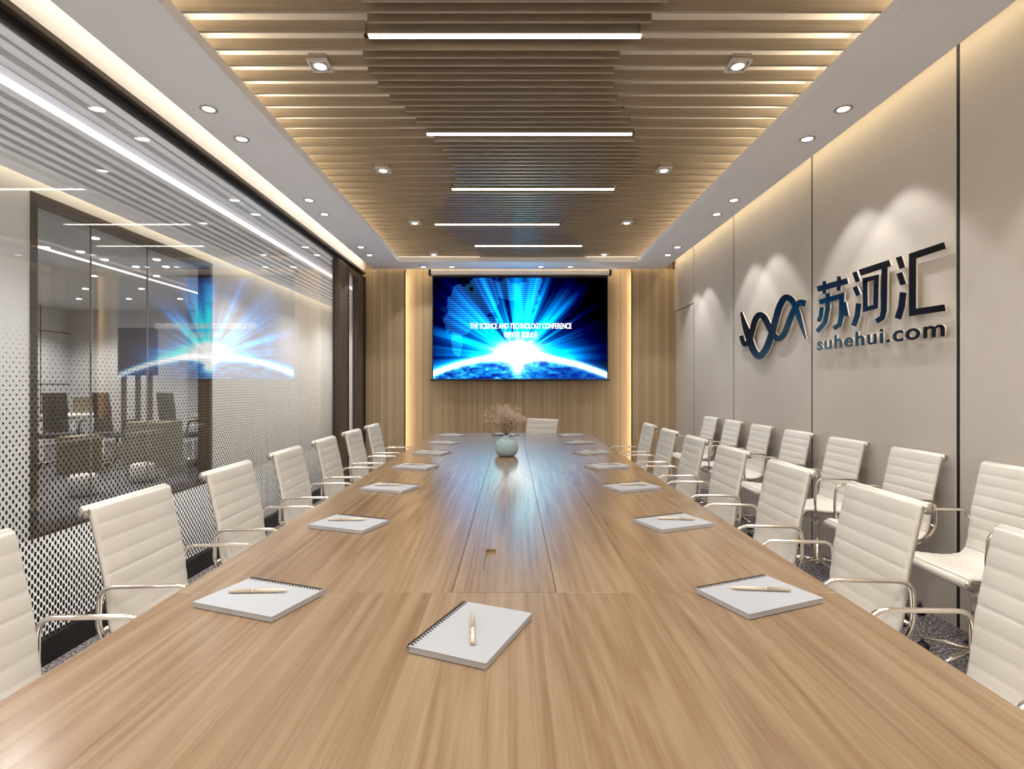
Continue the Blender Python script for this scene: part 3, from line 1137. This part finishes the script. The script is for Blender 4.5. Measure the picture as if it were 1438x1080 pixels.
def make_pad():
    """origin at the base centre; the spiral runs along the +y short or long side"""
    t = empty('notepad')
    MB().box(-PW / 2, PW / 2, -PL / 2, PL / 2, 0, PH - .0015).build('pages', M['page'], t)
    MB().box(-PW / 2 - .0005, PW / 2 + .0005, -PL / 2 - .0005, PL / 2 + .0005, PH - .0015, PH).build('cover', M['pad'], t)
    w = MB()
    n = 25
    for k in range(n):
        y = -PL / 2 + .006 + (PL - .012) * k / (n - 1)
        pts = [(-PW / 2 + .0045 + .0072 * math.cos(a), y, PH * .55 + .0075 * math.sin(a)) for a in [2 * PI * j / 8 for j in range(9)]]
        pts = [(p[0] - .003, p[1], p[2]) for p in pts]
        w.tube(pts, .0013, 5)
    w.build('spiral_binding', M['wire'], t)
    return t


def make_pen():
    t = empty('pen')
    MB().lathe([(0, -.062), (.0035, -.062), (.0046, -.060), (.0046, -.012), (.0049, -.012), (.0049, -.008), (.0046, -.008), (.0046, .035), (.0035, .055), (.0012, .066), (0, .067)], 14).build('barrel', M['champagne'], t)
    MB().box(-.0012, .0012, .0046, .0062, -.058, -.028).build('clip', M['champagne'], t)
    return t


pad0, pen0 = make_pad(), make_pen()
first = [True]


def pad_at(x, y, ang, plabel, nlabel, pen_ang, pen_off=(0, 0)):
    global pad0, pen0
    p = pad0 if first[0] else copy_tree(pad0)
    q = pen0 if first[0] else copy_tree(pen0)
    first[0] = False
    p.location = (x, y, TZ + .0012)
    p.rotation_euler = (0, 0, ang)
    tag(p, plabel, 'notepad', 'grey spiral notepads on the table')
    q.location = (x + pen_off[0], y + pen_off[1], TZ + .0012 + PH + .0049)
    q.rotation_euler = (Matrix.Rotation(pen_ang, 3, 'Z') @ Matrix.Rotation(-PI / 2, 3, 'X')).to_euler()
    tag(q, nlabel, 'pen', 'champagne pens on the notepads')


def quad(c, h=CAMZ - TZ - PH):
    """corners in pixels on a horizontal plane -> world"""
    out = []
    for px, py in c:
        Z = F * h / (py - 540.0)
        out.append(Vector(((px - 719.0) * Z / F, Z)))
    return out


# spiral side runs first -> second corner
qc = quad([(576.7, 908), (654.9, 846.4), (743.6, 862), (681, 931)])
ql = quad([(349, 813.4), (452.5, 830), (383.5, 866), (273.4, 844.6)])
qr = quad([(978, 828), (1079.7, 808), (1155, 840), (1046, 863)])


def pose(q):
    c = (q[0] + q[1] + q[2] + q[3]) / 4
    d = ((q[1] - q[0]).normalized() + (q[2] - q[3]).normalized())
    # the spiral lies at local -x and runs along local y
    a = math.atan2(d.y, d.x) - PI / 2
    # keep the spiral on the side of the first edge
    m_ = (q[0] + q[1]) / 2 - c
    lx = m_.x * math.cos(a) + m_.y * math.sin(a)
    if lx > 0:
        a += PI
    return c, a


def dirang(p0, p1):
    a, b = quad([p0, p1])
    d = b - a
    return math.atan2(d.y, d.x) - PI / 2, (a + b) / 2


c, a = pose(qc)
pa, pc = dirang((664, 905), (663, 868))
pad_at(c.x, c.y, a, 'grey spiral notepad alone at the near head of the table', 'champagne pen on the lone notepad at the near table head', pa, (pc.x - c.x, pc.y - c.y))
STEP = .6287
c, a = pose(ql)
pa, pc = dirang((319, 834), (404, 833))
for k in range(7):
    n = ordinal[6 - k]
    pad_at(c.x + .004 * (k % 2), c.y + STEP * k, a, 'grey spiral notepad on the glass side of the table, %s from the screen' % n,
           'champagne pen on the glass side notepad that is %s from the screen' % n, pa, (pc.x - c.x, pc.y - c.y))
c, a = pose(qr)
pa, pc = dirang((1110, 832), (1028, 829))
for k in range(7):
    n = ordinal[6 - k]
    pad_at(c.x, c.y + STEP * k, a, 'grey spiral notepad on the lettered-wall side of the table, %s from the screen' % n,
           'champagne pen on the lettered-wall side notepad that is %s from the screen' % n, pa, (pc.x - c.x, pc.y - c.y))
pad_at(-.06, 5.02, R(60), 'grey spiral notepad behind the vase at the screen end', 'champagne pen on the notepad behind the vase', R(80))

# ------------------------------------------------------------------ vase with dried flowers
M['ceramic'] = mat('celadon_glaze', srgb(168, 194, 200), .25, spec=.5)
VX, VY = -.036, 3.53 + .03
va = MB()
va.lathe([(0, .0), (.045, .0), (.06, .008), (.073, .026), (.0785, .05), (.076, .075), (.066, .097), (.046, .113), (.026, .121), (.0205, .128), (.0225, .137), (.018, .137), (.0165, .128), (.02, .119), (.05, .105), (.068, .07), (.06, .02), (0, .012)], 40)
vase = va.build('vase', M['ceramic'])
vase.location = (VX, VY, TZ + .001)
tag(vase, 'round pale celadon vase standing on the middle of the table', 'vase')
M['twig'] = mat('dry_twig', srgb(120, 94, 80), .8)
M['bud'] = mat('dried_blossom', srgb(224, 204, 186), .8)
fl = empty('dried_flowers', (VX, VY, TZ + .022))
tag(fl, 'bunch of dried pinkish blossom twigs standing in the celadon vase', 'flowers')
rnd = random.Random(11)
tw_, bl = MB(), MB()


def grow(p, d, ln, r, depth):
    n = 4
    pts = [p]
    for i in range(n):
        d = (d + Vector((rnd.uniform(-.22, .22), rnd.uniform(-.22, .22), rnd.uniform(-.05, .14)))).normalized()
        pts.append(pts[-1] + d * ln / n)
    tw_.tube(pts, [r * (1 - .12 * i) for i in range(n + 1)], 5)
    if depth <= 1:
        for q in pts[1:]:
            for _ in range(2 if depth == 0 else 1):
                o = Vector((rnd.gauss(0, .006), rnd.gauss(0, .006), rnd.gauss(0, .006)))
                bl.ball(q + o, rnd.uniform(.0012, .0026), 5, 3)
    if depth > 0:
        for i in range(rnd.choice((3, 3, 4))):
            q = pts[rnd.choice((2, 3, 4, 4))]
            dd = (d + Vector((rnd.uniform(-.9, .9), rnd.uniform(-.9, .9), rnd.uniform(-.25, .5)))).normalized()
            grow(q, dd, ln * rnd.uniform(.5, .7), r * .6, depth - 1)


for k in range(11):
    az = 2 * PI * k / 11 + rnd.uniform(-.3, .3)
    tilt = rnd.uniform(.1, .85)
    neck = Vector((.007 * math.cos(az), .007 * math.sin(az), .115))
    tw_.tube([(0.004 * math.cos(az + 2), .004 * math.sin(az + 2), .0), neck], .0016, 5)
    d = Vector((math.sin(tilt) * math.cos(az), math.sin(tilt) * math.sin(az), math.cos(tilt)))
    grow(neck, d, rnd.uniform(.075, .108), .0017, 3)
tw_.build('stem', M['twig'], fl)
bl.build('blossom', M['bud'], fl)['kind'] = 'stuff'

# ------------------------------------------------------------------ furniture in the office across the corridor
M['mesh_back'] = mat('charcoal_mesh', srgb(62, 60, 62), .7)
M['khaki'] = mat('khaki_laminate', srgb(128, 118, 98), .6)
M['tvscreen'] = mat('tv_screen', srgb(74, 66, 70), .25)
M['pouf'] = mat('white_upholstery', srgb(226, 218, 214), .8)


def ground(px, py):
    Z = F * CAMZ / (py - 540.0)
    return (px - 719) * Z / F, Z


tvx, tvy = -6.22, 9.0
tv = tag(empty('tv_stand', (tvx, tvy, 0)), 'upright display on three dark posts in the office beyond the glass', 'display')
MB().box(-.315, .315, -.03, .03, 1.37, 2.16).build('display_frame', M['black'], tv)
MB().box(-.30, .30, -.034, -.03, 1.42, 2.14).build('display_screen', M['tvscreen'], tv)
for x in (-.235, -.0, .20):
    MB().box(x - .034, x + .034, -.02, .02, .25, 1.37).build('post', M['bronze'], tv)
MB().box(-.30, .55, -.2, .2, 0, .26).build('cabinet_base', M['khaki'], tv)


def mesh_chair(x, y, rz, label):
    t = tag(empty('mesh_chair', (x, y, 0), rz), label, 'chair', 'charcoal mesh office chairs')
    b = MB()
    pts = [(-.2, .52), (-.23, .8), (-.27, 1.1)]
    for (y0, z0), (y1, z1) in zip(pts[:-1], pts[1:]):
        b.add([(-.15, y0, z0), (.15, y0, z0), (.14, y1, z1), (-.14, y1, z1), (-.15, y0 - .025, z0), (.15, y0 - .025, z0), (.14, y1 - .025, z1), (-.14, y1 - .025, z1)],
              [(0, 1, 2, 3), (4, 7, 6, 5), (0, 4, 5, 1), (2, 6, 7, 3), (0, 3, 7, 4), (1, 5, 6, 2)])
    b.build('backrest', M['mesh_back'], t)
    MB().box(-.23, .23, -.22, .22, .43, .50).build('seat', M['mesh_back'], t, .02)
    for s in (-1, 1):
        MB().tube(fillet([(s * .24, -.15, .47), (s * .26, -.12, .68), (s * .26, .12, .68)], .05), .014, 8).build('armrest', M['plastic'], t)
    MB().lathe([(.0, .43), (.025, .43), (.025, .1), (0, .1)], 12).build('gas_lift', M['chrome'], t)
    for k in range(5):
        a = 2 * PI * k / 5
        MB().tube([(0, 0, .1), (.26 * math.cos(a), .26 * math.sin(a), .06)], [.02, .012], 8).build('leg', M['chrome'], t)
        MB().ball((.26 * math.cos(a), .26 * math.sin(a), .028), .028, 8, 6).build('caster', M['plastic'], t)


mesh_chair(-6.75, 8.1, R(25), 'charcoal mesh chair in the office, seen nearest its panelled side wall')
mesh_chair(-6.02, 8.25, R(-10), 'charcoal mesh chair in the office, seen just in front of the display posts')
mesh_chair(-4.95, 8.1, R(-15), 'charcoal mesh chair in the office beside the white desk with raised screen')


def desk(x, y, w, d, label):
    t = tag(empty('office_desk', (x, y, 0)), label, 'desk', 'white office desks')
    MB().box(-w / 2, w / 2, -d / 2, d / 2, .70, .73).build('desktop', M['white'], t, .004)
    for sx in (-1, 1):
        for sy in (-1, 1):
            MB().box(sx * (w / 2 - .05) - .02, sx * (w / 2 - .05) + .02, sy * (d / 2 - .05) - .02, sy * (d / 2 - .05) + .02, 0, .70).build('leg', M['white'], t)
    MB().box(-w / 2 + .05, w / 2 - .05, d / 2 - .03, d / 2 - .01, .73, 1.0).build('privacy_screen', M['khaki'], t)


desk(-7.30, 9.0, .62, .7, 'white desk in the office behind the chair near the side wall')
desk(-4.72, 9.1, 1.0, .7, 'white desk in the office behind the frame post')
o = MB().box(-.16, .16, -.2, .2, 0, .52).build('storage_pedestal', M['khaki'], None, .01)
o.location = (-5.95, 7.45, 0)
tag(o, 'khaki storage pedestal in the office, nearer its panelled side wall', 'cabinet', 'khaki office cabinets')
MB().box(-.15, .15, -.204, -.2, .28, .49).build('drawer', M['khaki'], o)
o = MB().box(-.26, .26, -.2, .2, 0, .72).build('storage_cabinet', M['khaki'], None, .01)
o.location = (-4.85, 7.35, 0)
tag(o, 'taller khaki storage cabinet in the office beside the frame', 'cabinet', 'khaki office cabinets')
MB().box(-.25, -.005, -.204, -.2, .03, .69).build('door', M['khaki'], o)
MB().box(.005, .25, -.204, -.2, .03, .69).build('door', M['khaki'], o)
for (x, y, lab) in ((-4.70, 5.93, 'round white stool in the office, nearer of the two behind the dotted glass'), (-4.63, 6.78, 'round white stool in the office, farther of the two behind the dotted glass')):
    o = MB().lathe([(0, .02), (.115, .02), (.135, .04), (.135, .20), (.115, .235), (0, .24)], 28).build('round_stool', M['pouf'])
    o.location = (x, y, 0)
    tag(o, lab, 'stool', 'white office stools')
    MB().lathe([(0, 0), (.10, 0), (.10, .02), (0, .02)], 24).build('base_ring', M['black'], o)


# ------------------------------------------------------------------ lights
def light(kind, name, loc, power, col=(1, 1, 1), **kw):
    d = bpy.data.lights.new(name, kind)
    d.energy = power
    d.color = col
    rot = kw.pop('rot', (0, 0, 0))
    for k, v in kw.items():
        setattr(d, k, v)
    o = bpy.data.objects.new(name, d)
    o.location = loc
    o.rotation_euler = rot
    COL.objects.link(o)
    return o


WARM = (1.0, .83, .58)
SPOT = (1.0, .985, .97)
LED = (1.0, .95, .88)
P_SPOT, P_SQ, P_BAR, P_COVE = 27.0, 24.0, 16.0, 1.0
for (x, y) in lightspots + [(s, q) for s in (-1.728, 1.888) for q in (1.53, 1.91, -.02, .36)]:
    p = P_SPOT * (.45 if y > 7 else 1.0)
    light('SPOT', 'soffit_spot', (x, y, ZS - .012), p, SPOT, spot_size=R(78), spot_blend=.30, shadow_soft_size=.02)
for (x, y) in sqspots + [(-.98, 1.42), (1.155, 1.42), (-.98, .08), (1.155, .08)]:
    light('SPOT', 'slat_spot', (x, y, ZSL - .03), P_SQ, SPOT, spot_size=R(120), spot_blend=.9, shadow_soft_size=.03)
# bars of the slatted ceiling that lie behind the frame
for y in (1.546, .55, -.45):
    light('AREA', 'bar_lamp', (.05, y, ZSL - .01), P_BAR, LED, shape='RECTANGLE', size=1.3, size_y=.04)
# coves
LEN = SYB1 - YF
mid = (SYB1 + YF) / 2
light('AREA', 'cove_lamp', (2.15, mid, 2.95), 12.5 * P_COVE, (1.0, .80, .50), shape='RECTANGLE', size=.03, size_y=LEN)
light('AREA', 'cove_lamp', (-1.965, mid, 2.95), 12 * P_COVE, WARM, shape='RECTANGLE', size=.03, size_y=LEN)
light('AREA', 'cove_lamp', (.1, 7.40, 2.95), 8 * P_COVE, WARM, shape='RECTANGLE', size=4.0, size_y=.02)
light('AREA', 'slat_cove_lamp', (-1.60, 2.7, 2.935), 20 * P_COVE, WARM, shape='RECTANGLE', size=.05, size_y=8.4, rot=(0, R(-105), 0))
light('AREA', 'slat_cove_lamp', (1.77, 2.7, 2.935), 20 * P_COVE, WARM, shape='RECTANGLE', size=.05, size_y=8.4, rot=(0, R(105), 0))
light('AREA', 'slat_cove_lamp', (.1, 7.085, 2.935), 6 * P_COVE, WARM, shape='RECTANGLE', size=3.0, size_y=.05, rot=(R(-105), 0, 0))
light('AREA', 'panel_cove_lamp', (-1.52, 7.51, 1.4), 5.5 * P_COVE, WARM, shape='RECTANGLE', size=2.7, size_y=.03, rot=(0, R(-90), 0))
light('AREA', 'panel_cove_lamp', (1.70, 7.51, 1.4), 5.5 * P_COVE, WARM, shape='RECTANGLE', size=2.7, size_y=.03, rot=(0, R(90), 0))
# corridor and office
for y in (-.8, 1.2, 3.2, 5.2, 7.2, 9.2, 10.8):
    light('SPOT', 'corridor_fill_spot', (-2.95, y, 2.78), 105, SPOT, spot_size=R(140), spot_blend=.8, shadow_soft_size=.05)  # added fill to brighten the corridor, no fixtures at these points
light('AREA', 'corridor_cove', (-3.72, 5, 2.93), 20, WARM, shape='RECTANGLE', size=.03, size_y=13)
for (x, y) in ((-5.0, 5.2), (-5.2, 7.4), (-6.6, 6.6), (-6.8, 9.2), (-8.4, 8.0), (-5.0, 9.8), (-8.4, 10.4)):
    light('SPOT', 'office_spot', (x, y, 2.77), 185, (1, .97, .94), spot_size=R(130), spot_blend=.7, shadow_soft_size=.05)

w = bpy.data.worlds.new('world')
sc.world = w
w.use_nodes = True
w.node_tree.nodes['Background'].inputs[0].default_value = (.02, .02, .02, 1)

# ------------------------------------------------------------------ camera and view
cd = bpy.data.cameras.new('camera')
cd.sensor_width = 36.0
cd.lens = 36.0 * F / 1438.0
cd.clip_start = .05
cam = bpy.data.objects.new('camera', cd)
cam.location = (0, 0, CAMZ)
cam.rotation_euler = (PI / 2, 0, 0)
COL.objects.link(cam)
sc.camera = cam
sc.view_settings.view_transform = 'Standard'
sc.view_settings.look = 'None'
sc.view_settings.gamma = 1.0
sc.view_settings.use_curve_mapping = False
sc.view_settings.exposure = 0.0
